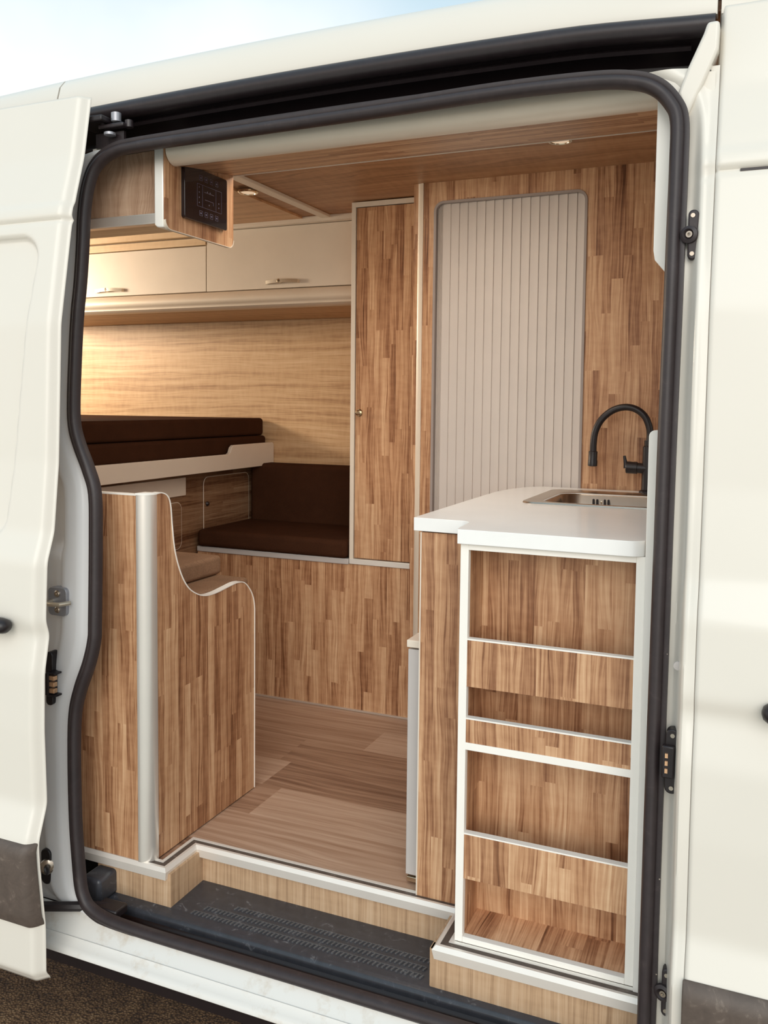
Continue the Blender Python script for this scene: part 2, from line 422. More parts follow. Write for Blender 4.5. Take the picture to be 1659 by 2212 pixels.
# seal path around the opening, on the body plane
SP = [(-1.171, -.095), (-1.340, -.094), (-1.431, -.088), (-1.482, -.073), (-1.506, -.048), (-1.518, -.015), (-1.525, .034), (-1.535, .138), (-1.541, .295),
      (-1.539, .399), (-1.523, .465), (-1.497, .531), (-1.482, .589), (-1.480, .640), (-1.480, .839), (-1.484, .947), (-1.505, 1.006), (-1.534, 1.064),
      (-1.551, 1.113), (-1.555, 1.183), (-1.551, 1.332), (-1.545, 1.438), (-1.545, 1.541), (-1.548, 1.63), (-1.542, 1.696), (-1.521, 1.746), (-1.470, 1.775), (-1.392, 1.783),
      (-1.133, 1.786), (-.756, 1.790), (-.506, 1.794), (-.324, 1.790), (-.246, 1.780), (-.204, 1.762), (-.177, 1.732), (-.163, 1.697), (-.161, 1.619), (-.161, 1.491),
      (-.161, 1.365), (-.163, 1.1), (-.164, .780), (-.165, .4), (-.165, .017), (-.166, -.03), (-.18, -.07), (-.22, -.090), (-.30, -.094), (-.55, -.094), (-.85, -.094)]
path2 = catmull([(x, 0, z) for x, z in SP], 6, True)
path = [(p.x, yseal(p.z), p.z) for p in path2]
prof = [(-.004, .012), (-.012, .015), (-.022, .012), (-.028, .004), (-.029, -.005), (-.024, -.013), (-.014, -.0165), (-.003, -.016), (.006, -.013), (.010, -.015), (.024, -.0165), (.026, -.011), (.012, -.004), (.008, .004)]
# frame of the sweep: up = in-plane normal pointing out of the opening, side = depth
def seal_mesh():
    mb = MB(); n = len(path); cen = Vector((-.85, 1.68, .85)); rings = []
    for i in range(n):
        p = Vector(path[i]); t = (Vector(path[(i+1) % n])-Vector(path[i-1])).normalized()
        d = Vector((0, -1, 0)); d = (d-t*d.dot(t)).normalized()
        o = t.cross(d)
        if o.dot(Vector((p.x+.85, 0, p.z-.85))) < 0: o = -o
        # o: outwards, d: to the viewer
        rings.append([p+o*a+d*b for a, b in ((-.016, -.006), (-.0165, .004), (-.013, .013), (-.006, .018), (.001, .017), (.006, .012), (.008, .006), (.011, .007), (.017, .006), (.0175, .0), (.017, -.008), (.0, -.010))])
    return mb.sweep(rings, closed=True)
make('door_seal', seal_mesh(), 'rubber', van, ang=70, label='black rubber door seal around the opening')
# screws along the right run of the seal
for z in (1.62, 1.38, 1.17, 1.12, .97, .86, .72, .53, .3, .12):
    x = -.150
    make('seal_screw', MB().lathe((x, yseal(z)-.005, z), (0, -1, 0), [(.0022, 0), (.0022, .001), (.001, .0014)], 8), 'steel', van)

# left jamb
lp = [(p.x, p.z) for p in path2 if p.x < -.9]
def xleft(z):
    best = None
    for i in range(len(path2)):
        a, b = path2[i], path2[(i+1) % len(path2)]
        if a.x < -.85 and (a.z-z)*(b.z-z) <= 0 and abs(a.z-b.z) > 1e-6:
            x = a.x+(b.x-a.x)*(z-a.z)/(b.z-a.z)
            best = x if best is None else min(best, x)
    return best
def xright(z):
    best = None
    for i in range(len(path2)):
        a, b = path2[i], path2[(i+1) % len(path2)]
        if a.x > -.6 and (a.z-z)*(b.z-z) <= 0 and abs(a.z-b.z) > 1e-6:
            x = a.x+(b.x-a.x)*(z-a.z)/(b.z-a.z)
            best = x if best is None else max(best, x)
    return best
zl = frange(-.0925, 1.782, .012)
def jl(s_, z):
    xl = xleft(z) or -1.2
    x = -1.95+(xl+.004+1.95)*s_
    y = yseal(z)+.010
    if xl > -1.46 and z < 0: y += 0
    # pressed shapes: a flute along the seal and a boxed pocket above the lock
    d = xl-x
    y -= .012*ss(.03, .055, d)*ss(.12, .10, d)
    y += .022*ss(.09, .13, d)*(ss(.78, .82, z)*ss(1.02, .96, z))
    y += .010*ss(.12, .16, d)
    return (x, y, z)
make('rear_door_jamb', MB().grid(frange(0, 1, .02), zl, jl), 'paint_jamb', van, ang=60, label='white painted rear jamb')
# sill corner web, carries the jamb down to the sill
# right jamb: from seal out to the cab door edge, widening upwards
def jr(s_, z):
    xr = (xright(z) or -.3)-.004
    xe = CE+.003
    x = xr+(xe-xr)*s_
    y0, y1 = yseal(z)+.008, yskin(z)+.004
    if z > 1.70: y1 = min(y1, y0+.02)
    k = ss(.45, .75, s_)
    y = y0+(y1-y0)*k-.006*math.exp(-((s_-.62)/.12)**2)
    y += .007*ss(1.50, 1.56, z)*ss(.5, .2, s_) + .004*math.sin(z*9)*ss(.3, .6, s_)*ss(1, .7, s_)
    return (x, y, z)
make('front_door_jamb', MB().grid(frange(0, 1, .05), frange(-.093, 1.795, .012), jr), 'paint', van, ang=60, label='white painted front jamb')
# fills under the seal corners and over the top of the opening
def topz(x):
    best = 1.6
    for i in range(len(path2)):
        a, b = path2[i], path2[(i+1) % len(path2)]
        if (a.x-x)*(b.x-x) <= 0 and abs(a.x-b.x) > 1e-7:
            best = max(best, a.z+(b.z-a.z)*(x-a.x)/(b.x-a.x))
    return best
def head(x, t):
    z0 = topz(x)-.004; z1 = 1.802+arch(x)
    return (x, 1.750, z0+(z1-z0)*t)
def arch(x): return -.020*(x+.75)**2-.012*ss(-.4, -.05, x)
make('header_flange', MB().grid(frange(-.50, CE-.004, .01), [0, .5, 1], head), 'paint', van, ang=60)
make('header_flange', MB().grid(frange(-1.54, -1.44, .01), [0, .5, 1], head), 'paint', van, ang=60)
make('channel_lip', MB().grid(frange(-1.44, -.50, .02), [0, .5, 1], lambda x, t: (x, 1.752, topz(x)-.004+(1.808+arch(x)-topz(x)+.004)*t)), 'black', van, ang=60)

# header: roof lip, gutter, roller channel
def ext(prof_, x0, x1, step=.05, dy=0, close=True):
    return MB().sweep([[(x, y+dy, z+arch(x)) for y, z in prof_] for x in frange(x0, x1, step)], closed_ring=close, cap=close)
roofp = [(1.80, 1.914), (1.777, 1.914), (1.7755, 1.924), (1.779, 1.955), (1.788, 1.985), (1.806, 2.006), (1.835, 2.021), (1.88, 2.036), (1.97, 2.055), (2.15, 2.075), (2.65, 2.085), (3.3, 2.055), (3.55, 1.98), (3.62, 1.85), (3.60, 1.85), (3.3, 2.02), (2.6, 2.05), (2.0, 2.02), (1.85, 1.99), (1.81, 1.96)]
make('roof', ext(roofp, -1.675, CE-.006), 'paint', van, ang=50, label='white roof panel above the doorway')
make('rear_roof', ext(roofp, -3.6, -1.680), 'paint', van, ang=50, label='white rear roof panel')
make('cab_roof', ext(roofp[1:-1], CE+.001, 1.4), 'paint', van, ang=50, label='white cab roof panel')
gut = [(1.765+.0225*math.cos(t*math.pi/8)+.012, 1.8935+.0205*math.sin(t*math.pi/8)) for t in range(16)]
make('gutter_rail', ext(gut, -1.9, CE-.008), 'dark_steel', van, ang=60, label='dark grey upper guide rail')
make('roller_channel', ext([(1.79, 1.905), (1.79, 1.880), (1.812, 1.872), (1.835, 1.862), (1.85, 1.85), (1.85, 1.808), (1.753, 1.806), (1.753, 1.800), (1.87, 1.800), (1.87, 1.905)], -1.9, -.112), 'black', van, ang=40, label='black roller channel over the door')
make('guide_rail', ext([(1.752, 1.806), (1.752, 1.815), (1.7565, 1.816), (1.7565, 1.808), (1.775, 1.808), (1.775, 1.804)], -1.50, -.42), 'dark_steel', van)
make('guide_rail', ext([(1.800, 1.868), (1.806, 1.874), (1.812, 1.870), (1.806, 1.862)], -1.55, -.152), 'dark_steel', van)
# slanted brace between gutter and front jamb
q = [(-.120, 1.868), (-.099, 1.868), (-.100, 1.819), (-.123, 1.762), (-.152, 1.701), (-.168, 1.747), (-.151, 1.793), (-.126, 1.849)]
make('header_brace', MB().prism(q, 1, 1.738, 1.85), 'paint', van, bevel=.006, seg=3)
# inner lining of the side wall above the header so no sky shows through
make('header_lining', B(-3.5, -.13, 1.862, 1.875, 1.79, 1.99), 'black', van)
# sill
sill = [(1.658, -.10), (1.655, -.088), (1.645, -.092), (1.638, -.106), (1.625, -.121), (1.615, -.132), (1.611, -.1305), (1.606, -.1395), (1.596, -.145), (1.590, -.149), (1.586, -.154), (1.585, -.160), (1.589, -.164), (1.61, -.172), (1.66, -.19), (1.70, -.20), (1.70, -.17)]
mb = MB().sweep([[(x, y, z) for y, z in sill] for x in frange(-3.2, CE-.005, .1)])
make('sill', mb, 'paint_sill', van, ang=50, label='white painted door sill with dirt')
# underbody: keeps the ground dark under the van
make('underbody', B(-3.5, 1.4, 1.72, 3.6, -.30, -.235), 'black', van)
make('far_side_panel', B(-3.6, 1.4, 3.585, 3.60, -.3, 1.86), 'paint', van)

# striker and other hardware on the rear jamb
def plate(pts, y0, y1): return MB().prism(pts, 1, y0, y1)
Yl = 1.672
st = make('striker_plate', plate(rrect(-1.618, -1.560, .642, .712, .012), Yl-.010, Yl+.01), 'striker', van, bevel=.001, label='steel lock striker plate')
mb = MB().tube([(-1.606, Yl-.008, .677), (-1.602, Yl-.034, .677), (-1.580, Yl-.044, .678), (-1.556, Yl-.038, .678), (-1.546, Yl-.012, .678)], .0055, 10)
make('striker_loop', mb, 'nickel', st)
for z in (.697, .657):
    make('bolt', MB().lathe((-1.588, Yl-.010, z), (0, -1, 0), [(.0085, 0), (.0085, .002), (.006, .004), (.003, .004), (.0028, .001)], 16), 'steel', st)
Yc = 1.668
ct = make('contact_block', plate(rrect(-1.622, -1.600, .415, .550, .010), Yc-.014, Yc+.012), 'black', van, bevel=.002, label='black contact block with brass pins')
for z in (.459, .475, .491):
    make('contact', B(-1.596, -1.580, Yc-.030, Yc-.018, z-.0055, z+.0055), 'gold', ct, bevel=.001)
make('contact_housing', B(-1.604, -1.595, Yc-.034, Yc+.0, .448, .503), 'black', ct, bevel=.001)
make('housing_lip', B(-1.601, -1.575, Yc-.032, Yc-.008, .500, .505), 'black', ct, bevel=.001)
make('housing_lip', B(-1.601, -1.575, Yc-.032, Yc-.008, .445, .450), 'black', ct, bevel=.001)
Yb = 1.660
bp = make('guide_pin_plate', plate(rrect(-1.640, -1.610, -.045, .046, .014), Yb-.012, Yb+.012), 'black', van, bevel=.002, label='black guide pin plate')
make('pin_boss', MB().lathe((-1.620, Yb-.010, .002), (.6, -.8, 0), [(.020, 0), (.019, .006), (.012, .010), (.009, .010)], 20), 'steel', bp)
make('guide_pin', MB().lathe((-1.616, Yb-.018, .002), (.75, -.66, 0), [(.007, 0), (.007, .014), (.0045, .028), (.001, .034)], 14), 'black', bp)
# lower door arm
mb = MB().tube([(-1.66, 1.60, -.080), (-1.60, 1.615, -.079), (-1.54, 1.64, -.078), (-1.48, 1.668, -.078), (-1.42, 1.70, -.085)], .012, 8, prof=None)
am = make('lower_door_arm', mb, 'black', van, label='black lower sliding door arm')
make('roller_bracket', B(-1.48, -1.41, 1.655, 1.70, -.092, -.070), 'black', am, bevel=.004)
# upper roller mechanism
up_ = make('upper_roller_arm', B(-1.56, -1.47, 1.70, 1.78, 1.838, 1.852), 'black', van, bevel=.003, label='black and chrome upper roller arm')
make('arm_link', B(-1.50, -1.425, 1.722, 1.742, 1.826, 1.836), 'dark_steel', up_, bevel=.003)
for (x, y, z, r, h) in ((-1.455, 1.735, 1.840, .012, .024), (-1.425, 1.745, 1.826, .010, .02), (-1.47, 1.73, 1.808, .014, .010), (-1.49, 1.73, 1.826, .007, .02)):
    make('roller', MB().lathe((x, y, z), (0, 0, 1), [(r*.6, 0), (r, .002), (r, h-.002), (r*.6, h)], 16), 'striker' if r > .011 else 'dark_steel', up_)
make('mount_plate', B(-1.525, -1.44, 1.744, 1.752, 1.788, 1.822), 'dark_steel', up_)

# hardware on the front jamb
def jamb_y(z): return yseal(z)+.004
def oval(cx, z0, z1, wd): return rrect(cx-wd/2, cx+wd/2, z0, z1, wd*.48, 8)
for z0, z1, nm in ((1.437, 1.526, 'black bump stop high on the front jamb'), (.048, .139, 'black bump stop low on the front jamb')):
    yy = jamb_y((z0+z1)/2)
    o = make('bump_stop', plate(oval(-.130, z0, z1, .018), yy-.016, yy+.006), 'rubber', van, bevel=.003, label=nm)
    zc = (z0+z1)/2
    make('bump_ring', MB().lathe((-.136, yy-.014, zc), (-.25, -1, 0), [(.016, 0), (.0155, .006), (.010, .009), (.007, .005), (.005, .003)], 20), 'rubber', o)
    make('screw_head', MB().lathe((-.136, yy-.020, zc), (-.25, -1, 0), [(.006, 0), (.006, .002), (.003, .002), (.003, .0)], 12), 'steel', o)
    for dz in (.034, -.034):
        make('bolt', MB().lathe((-.131, yy-.016, zc+dz), (0, -1, 0), [(.004, 0), (.004, .0015), (.002, .0015)], 10), 'steel', o)
o = make('contact_socket', plate(oval(-.133, .472, .591, .024), 1.640, 1.665), 'black', van, bevel=.002, label='black contact socket on the front jamb')
make('socket_frame', B(-.150, -.128, 1.630, 1.645, .503, .563), 'black', o, bevel=.003)
for z in (.518, .532, .546): make('contact', B(-.144, -.139, 1.627, 1.632, z-.004, z+.004), 'gold', o)
for z in (.580, .483): make('bolt', MB().lathe((-.133, 1.640, z), (0, -1, 0), [(.004, 0), (.004, .0015), (.002, .0015)], 10), 'steel', o)
make('hole_plug', MB().lathe((-.128, 1.648, .707), (0, -1, 0), [(.0085, 0), (.008, .0025), (.001, .003)], 16), 'grey', van, label='grey rubber hole plug')

# ------------------------------------------------------------------ floor, risers, trims (structure)
fl = [(-3.4, 1.766), (-1.348, 1.766), (-1.348, 1.897), (-.604, 1.897), (-.604, 1.748), (-.16, 1.745), (-.16, 1.9), (1.2, 1.9), (1.2, 3.5), (-3.4, 3.5)]
floor = struct(make('floor', MB().prism(fl, 2, -.012, 0), 'floor'), 'pale wood plank vinyl floor of the cabin')
mb = MB()
ry = .018
mb.box(-1.56, -1.330, 1.765, 1.790, -.098, -.012)
make('riser', mb, 'oak_rise', floor, label='pale oak riser under the bench')
mb = MB(); mb.box(-1.350, -1.330, 1.790, 1.925, -.098, -.012); mb.box(-1.330, -.600, 1.905, 1.925, -.098, -.012); mb.box(-.632, -.605, 1.752, 1.925, -.12, -.012)
make('riser', mb, 'oak_rise', floor, label='pale oak riser behind the step')
make('riser', B(-.630, -.165, 1.750, 1.775, -.125, -.012), 'oak_rise', floor, label='pale oak riser under the shelf cabinet')
def trim_run(path_xy, prof_):
    """prof_: (offset outward from path, z); mitred run"""
    n = len(path_xy); rings = []
    for i, p in enumerate(path_xy):
        p = Vector(p)
        d0 = (p-Vector(path_xy[i-1])).normalized() if i else None
        d1 = (Vector(path_xy[i+1])-p).normalized() if i < n-1 else None
        n0 = Vector((d0.y, -d0.x)) if d0 else None; n1 = Vector((d1.y, -d1.x)) if d1 else None
        if n0 is None: b_ = n1
        elif n1 is None: b_ = n0
        else: b_ = (n0+n1)/(1+n0.dot(n1))
        rings.append([(p.x+b_.x*o, p.y+b_.y*o, z) for o, z in prof_])
    return MB().sweep(rings)
tp = [(-3.0, 1.753), (-1.336, 1.753), (-1.336, 1.885), (-.622, 1.885), (-.622, 1.735), (-.175, 1.735)]
tr = struct(make('trim_1', trim_run(tp, [(-.004, -.026), (0, -.004), (-.007, .0045), (-.014, .0045), (-.014, .0), (-.010, -.026)]), 'trim_alu', ang=20), 'silver aluminium step edge along the floor')
make('grip_strip', trim_run([(x, y) for x, y in tp], [(-.014, .0), (-.014, .003), (-.029, .003), (-.029, .0)]), 'clad', tr, ang=20, label='dark grip insert')
make('inner_strip', trim_run([(x, y) for x, y in tp], [(-.029, .0), (-.029, .0045), (-.038, .0045), (-.041, .0)]), 'alu_white', tr, ang=20)

# step well mat
mb = MB()
mat_pts = [(-1.60, 1.722), (-.17, 1.722), (-.17, 1.95), (-1.60, 1.95)]
mb.box(-1.56, -.17, 1.725, 1.95, -.115, -.100)
step = thing('entry_step', 'black ribbed rubber entry step in the doorway between the two wooden risers', 'step', (-.95, 1.75, -.13))
def matfn(x, t):
    # cross section from riser foot, over the tread, down to the dark channel
    P_ = [(1.95, -.098), (1.745, -.100), (1.733, -.103), (1.728, -.108), (1.727, -.128)]
    i = min(int(t), len(P_)-2); f_ = t-i
    return (x, P_[i][0]+(P_[i+1][0]-P_[i][0])*f_, P_[i][1]+(P_[i+1][1]-P_[i][1])*f_)
make('step_tread', MB().grid(frange(-1.60, -.17, .05), frange(0, 4, .25), matfn), 'mat', step, ang=50, solid=.004)
# moulded rows of small cleats
for row, (yy, x0, x1) in enumerate(((1.770, -1.27, -.66), (1.798, -1.25, -.66), (1.828, -1.18, -.66))):
    mb = MB(); x = x0
    while x < x1:
        mb.prism([(x, yy-.006), (x+.0035, yy-.006), (x+.0075, yy+.006), (x+.004, yy+.006)], 2, -.1005, -.0945); x += .0115
    mb.box(x0, x1, yy+.0075, yy+.0095, -.1005, -.0960)
    make('cleat_row', mb, 'mat_worn', step)
make('channel', MB().sweep([[(x, y, z) for y, z in ((1.735, -.118), (1.725, -.120), (1.720, -.128), (1.705, -.130), (1.700, -.120), (1.690, -.117), (1.684, -.122), (1.678, -.135), (1.662, -.137), (1.656, -.125), (1.650, -.096), (1.650, -.16), (1.735, -.16))] for x in frange(-1.60, -.17, .1)]), 'channel_brown', step, ang=50, label='dark painted channel')
mb = MB()
mb.box(-1.56, -1.50, 1.70, 1.80, -.10, -.035)
make('end_block', mb, 'mat', step, bevel=.010, seg=3)

# ------------------------------------------------------------------ ceiling, walls
ce = struct(make('ceiling', B(-3.4, 1.2, 1.83, 3.56, 1.92, 1.94), 'ceil_wood'), 'wood laminate cabin ceiling')
make('ceiling_panel', B(-3.4, -1.73, 1.9, 3.2, 1.912, 1.92), 'ceil_light', ce, label='lighter wood panel')
struct(make('trim_2', B(-1.645, -1.605, 2.1, 3.23, 1.908, 1.92), 'cream', bevel=.002), 'cream joint strip across the ceiling')
struct(make('trim_3', B(-2.2, -1.43, 3.17, 3.2, 1.896, 1.92), 'cream', bevel=.002), 'cream strip where ceiling meets cupboards')
struct(make('wall_back', B(-3.4, 1.2, 3.5, 3.53, -.01, 1.94), 'oak_wall'), 'pale oak panelling on the far side wall')
# shower partition with rounded opening for the roller shutter
def hole_wall(x0, x1, z0, z1, hx0, hx1, hz0, hz1, r, y0, y1):
    mb = MB(); inn = rrect(hx0, hx1, hz0, hz1, r, 8)
    outp = []
    for (x, z) in inn:
        # matching point on the outer rectangle
        cx, cz = (hx0+hx1)/2, (hz0+hz1)/2
        if z >= hz1-1e-6 or z <= hz0+1e-6: outp.append((x, z1 if z > cz else z0))
        elif x >= hx1-1e-6 or x <= hx0+1e-6: outp.append((x1 if x > cx else x0, z))
        else: outp.append((x1 if x > cx else x0, z1 if z > cz else z0))
    n = len(inn)
    I = mb.vs([(x, y0, z) for x, z in inn]); O = mb.vs([(x, y0, z) for x, z in outp]); J = mb.vs([(x, y1, z) for x, z in inn])
    for i in range(n):
        j = (i+1) % n
        vv = [I[i], O[i], O[j], I[j]]
        mb.f(vv); mb.f([I[j], J[j], J[i], I[i]])
    bmesh.ops.remove_doubles(mb.b, verts=mb.b.verts, dist=1e-6)
    return mb
SX0, SX1, SZ0, SZ1 = -1.046, -.540, .40, 1.852
wp = struct(make('wall_shower', hole_wall(-1.124, 1.0, 0, 1.92, SX0, SX1, SZ0, SZ1, .03, 2.85, 2.89), 'wood', ang=30), 'walnut butcher-block wall around the roller shutter')
struct(make('wall_partition', B(-1.12, 1.0, 2.892, 3.5, 0, 1.92), 'cream'), 'closed wet room behind the roller shutter')
def quarter(cx, cy, r, a0, a1, t=.004, n=8):
    o = [(cx+r*math.cos(math.radians(a0+(a1-a0)*i/n)), cy+r*math.sin(math.radians(a0+(a1-a0)*i/n))) for i in range(n+1)]
    return o+[(cx, cy)]
struct(make('trim_4', MB().prism(quarter(-1.088, 2.880, .036, 180, 270), 2, 0, 1.92), 'beige_alu', ang=30), 'champagne rounded corner post between wardrobe and shutter wall')

# roller shutter
sh = thing('roller_shutter_door', 'pearl grey vertical-slat roller shutter set into the walnut wall', 'shutter', (-.79, 2.86, .4))
def slats():
    mb = MB(); xs_ = []; x = SX0+.022; pitch = (SX1-x)/16.0
    poly = [(SX0-.01, 2.868)]
    for k in range(3): poly += [(SX0+.004+k*.006, 2.866), (SX0+.007+k*.006, 2.862), (SX0+.0095+k*.006, 2.868)]
    for k in range(16):
        a = x+k*pitch
        poly += [(a, 2.8655), (a+.0012, 2.8640), (a+pitch*.5, 2.8625), (a+pitch-.0014, 2.8610), (a+pitch-.0008, 2.8655)]
    poly += [(SX1+.01, 2.868)]
    A = mb.vs([(px, py, SZ0) for px, py in poly]); B_ = mb.vs([(px, py, SZ1) for px, py in poly])
    for i in range(len(poly)-1): mb.f([A[i], A[i+1], B_[i+1], B_[i]])
    return mb
make('slat_curtain', slats(), 'shutter', sh, ang=25)
rim_o = rrect(SX0-.004, SX1+.004, SZ0-.004, SZ1+.004, .034, 8); rim_i = rrect(SX0+.004, SX1-.004, SZ0+.004, SZ1-.004, .026, 8)
mb = MB(); n_ = len(rim_o)
L_ = [mb.vs([(x, y, z) for x, z in q]) for q, y in ((rim_o, 2.849), (rim_o, 2.846), (rim_i, 2.846), (rim_i, 2.866))]
for k in range(3):
    for i in range(n_): mb.f([L_[k][i], L_[k][(i+1) % n_], L_[k+1][(i+1) % n_], L_[k+1][i]])
make('shutter_frame', mb, 'shutter_frame', sh, ang=30)

# ------------------------------------------------------------------ wardrobe
wd = thing('wardrobe', 'tall narrow walnut wardrobe with white edges above the rear bench', 'wardrobe', (-1.28, 3.2, .567))
make('carcass', B(-1.430, -1.126, 3.018, 3.498, .567, 1.915), 'wood', wd)
mb = MB(); mb.box(-1.430, -1.413, 3.0, 3.018, .567, 1.915); mb.box(-1.413, -1.126, 3.0, 3.018, 1.897, 1.915)
make('face_frame', mb, 'cream', wd, bevel=.001, label='cream edge frame')
dr = make('door', B(-1.410, -1.132, 3.002, 3.017, .592, 1.894), 'wood', wd, bevel=.001)
make('knob', MB().lathe((-1.392, 3.002, 1.140), (0, -1, 0), [(.014, 0), (.014, .003), (.011, .006), (.009, .006), (.008, .014), (.0095, .018), (.006, .021), (.001, .0215)], 20), 'chrome', dr, label='round nickel push knob')
make('bottom_rail', B(-1.430, -1.126, 2.999, 3.018, .567, .588), 'alu_white', wd, bevel=.002)

# ------------------------------------------------------------------ rear bench
bb = thing('bench_base', 'walnut front panel of the rear bench with an aluminium top edge', 'bench', (-1.6, 3.1, 0))
make('front_panel', B(-2.12, -1.126, 3.004, 3.022, .001, .566), 'wood', bb)
make('seat_board', B(-2.12, -1.432, 3.01, 3.49, .570, .584), 'cream', bb)
make('edge_profile', B(-2.12, -1.432, 2.998, 3.012, .564, .586), 'grey', bb, bevel=.003, label='grey aluminium edge')
make('kick_strip', B(-2.12, -1.126, 2.999, 3.004, .001, .008), 'alu', bb)
def cushion(name, x0, x1, y0, y1, z0, z1, mat, label, r=.018, group=None):
    mb = MB()
    nx, ny = 8, 6
    o = make(name, B(x0, x1, y0, y1, z0, z1), mat, None, bevel=r, seg=5, ang=80)
    tag(o, label, 'cushion', group); return o
cushion('seat_cushion', -2.112, -1.436, 2.985, 3.385, .5865, .657, 'brown', 'dark brown seat cushion on the rear bench')
cushion('back_cushion', -2.112, -1.436, 3.39, 3.495, .63, .905, 'brown', 'dark brown upright back cushion behind the rear seat cushion', r=.02)

# ------------------------------------------------------------------ bed
bc = thing('bed_cabinet', 'dark walnut cabinet under the bed with two rounded doors', 'cabinet', (-2.14, 2.9, 0))
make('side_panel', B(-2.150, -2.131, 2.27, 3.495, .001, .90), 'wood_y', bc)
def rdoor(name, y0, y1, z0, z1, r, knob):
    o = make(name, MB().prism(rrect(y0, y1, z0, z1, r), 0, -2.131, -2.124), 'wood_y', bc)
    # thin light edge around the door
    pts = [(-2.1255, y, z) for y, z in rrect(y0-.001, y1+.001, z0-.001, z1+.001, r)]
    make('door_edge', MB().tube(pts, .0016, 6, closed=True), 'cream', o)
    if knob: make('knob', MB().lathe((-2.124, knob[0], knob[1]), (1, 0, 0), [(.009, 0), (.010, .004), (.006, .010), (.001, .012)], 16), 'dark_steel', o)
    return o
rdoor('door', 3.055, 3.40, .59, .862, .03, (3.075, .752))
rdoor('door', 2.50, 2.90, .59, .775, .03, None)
o = make('drawer_front', B(-2.131, -2.122, 2.36, 2.928, .800, .872), 'cream', bc, bevel=.001, label='cream drawer front')
make('knob', MB().lathe((-2.122, 2.62, .806), (1, 0, 0), [(.008, 0), (.009, .004), (.001, .008)], 14), 'dark_steel', o)
bed = thing('bed', 'raised cream bed board with a stepped end carrying the mattress pads', 'bed', (-2.1, 2.9, .88))
bo = [(2.2, .888), (3.485, .893), (3.496, .904), (3.496, .985), (3.486, .996), (3.165, .994), (3.150, .985), (3.140, .965), (3.125, .957), (2.2, .956)]
make('guard_board', MB().prism(bo, 0, -2.066, -2.050), 'cream', bed, bevel=.002)
make('slat_deck', B(-3.3, -2.068, 2.2, 3.49, .925, .945), 'cream', bed)
make('support_rail', B(-2.12, -2.09, 2.2, 3.49, .901, .922), 'dark_steel', bed)
cushion('mattress_pad', -3.25, -2.085, 2.2, 3.488, .946, 1.026, 'brown', 'dark brown mattress pad resting on the bed board, under another pad', r=.014, group='mattress pads on the bed')
cushion('mattress_pad', -3.25, -2.10, 2.2, 3.490, 1.027, 1.105, 'brown', 'dark brown mattress pad on top of the bed, against the pale oak wall', r=.014, group='mattress pads on the bed')

# ------------------------------------------------------------------ overhead cupboard
oc = thing('overhead_cupboard', 'cream overhead cupboard along the far wall above the bed', 'cupboard', (-2.2, 3.35, 1.56))
make('carcass', B(-3.3, -1.433, 3.22, 3.495, 1.63, 1.91), 'cream', oc)
def handle(x, parent):
    z = 1.6725
    mb = MB().tube([(x-.078, 3.197, z-.004), (x-.074, 3.187, z-.004), (x-.04, 3.181, z-.001), (x, 3.179, z), (x+.04, 3.181, z-.001), (x+.074, 3.187, z-.004), (x+.078, 3.197, z-.004)], 0, prof=[(-.0015, -.007), (.0015, -.007), (.0015, .007), (-.0015, .007)], upv=(0, 0, 1))
    h = make('handle', mb, 'nickel', parent, ang=30, label='nickel bow handle')
    make('handle_button', MB().lathe((x-.010, 3.198, z), (0, -1, 0), [(.009, 0), (.009, .018), (.006, .021), (.001, .0212)], 16), 'chrome', h)
d1 = make('door', B(-3.0, -2.211, 3.199, 3.217, 1.645, 1.838), 'cream', oc, bevel=.0015); handle(-2.725, d1)
d2 = make('door', B(-2.207, -1.434, 3.199, 3.217, 1.645, 1.895), 'cream', oc, bevel=.0015); handle(-1.835, d2)
make('filler_strip', B(-3.0, -2.211, 3.196, 3.217, 1.842, 1.872), 'oak_pale', oc, bevel=.001, label='light wood filler')
make('filler_strip', B(-3.0, -2.211, 3.180, 3.217, 1.878, 1.911), 'oak_pale', oc, bevel=.001, label='light wood filler')
cp = [(3.225, 1.643), (3.205, 1.643), (3.190, 1.638), (3.179, 1.628), (3.173, 1.614), (3.174, 1.598), (3.180, 1.590), (3.184, 1.586), (3.184, 1.578), (3.196, 1.568), (3.225, 1.566)]
make('cornice', MB().prism(cp, 0, -3.3, -1.433), 'beige_alu', oc, ang=50, label='rounded champagne cornice')
make('bottom_panel', MB().prism([(3.20, 1.568), (3.20, 1.578), (3.49, 1.556), (3.49, 1.546)], 0, -3.3, -1.433), 'oak_wall', oc)

# ------------------------------------------------------------------ front bench with partition
bp = thing('bench_partition', 'walnut bench end partition with a silver corner post by the doorway', 'partition', (-1.42, 1.8, 0))
make('front_panel', B(-2.3, -1.424, 1.762, 1.778, .005, .939), 'wood', bp)
make('front_panel_edge', B(-2.3, -1.424, 1.761, 1.779, .939, .943), 'white', bp)
make('corner_post', MB().prism(quarter(-1.424, 1.794, .036, 270, 360, n=12), 2, .004, .941), 'alu', bp, ang=30, label='rounded silver corner post')
make('post_cap', MB().prism(quarter(-1.424, 1.794, .0375, 270, 360, n=12), 2, .941, .946), 'white', bp, ang=30)
ctrl = [(1.794, .941), (1.815, .942), (1.838, .932), (1.850, .908), (1.857, .850), (1.868, .785), (1.893, .723), (1.925, .680), (1.965, .655), (2.005, .643), (2.052, .641), (2.11, .646), (2.160, .650), (2.200, .643), (2.233, .615), (2.251, .585), (2.257, .555)]
ol = [(p.x, p.y) for p in catmull([(a, b, 0) for a, b in ctrl], 5)]
make('side_panel', MB().prism([(1.794, .004)]+ol+[(2.257, .004)], 0, -1.406, -1.390), 'wood', bp, ang=30)
ol2 = ol+[(2.257, .004)]
rings = []
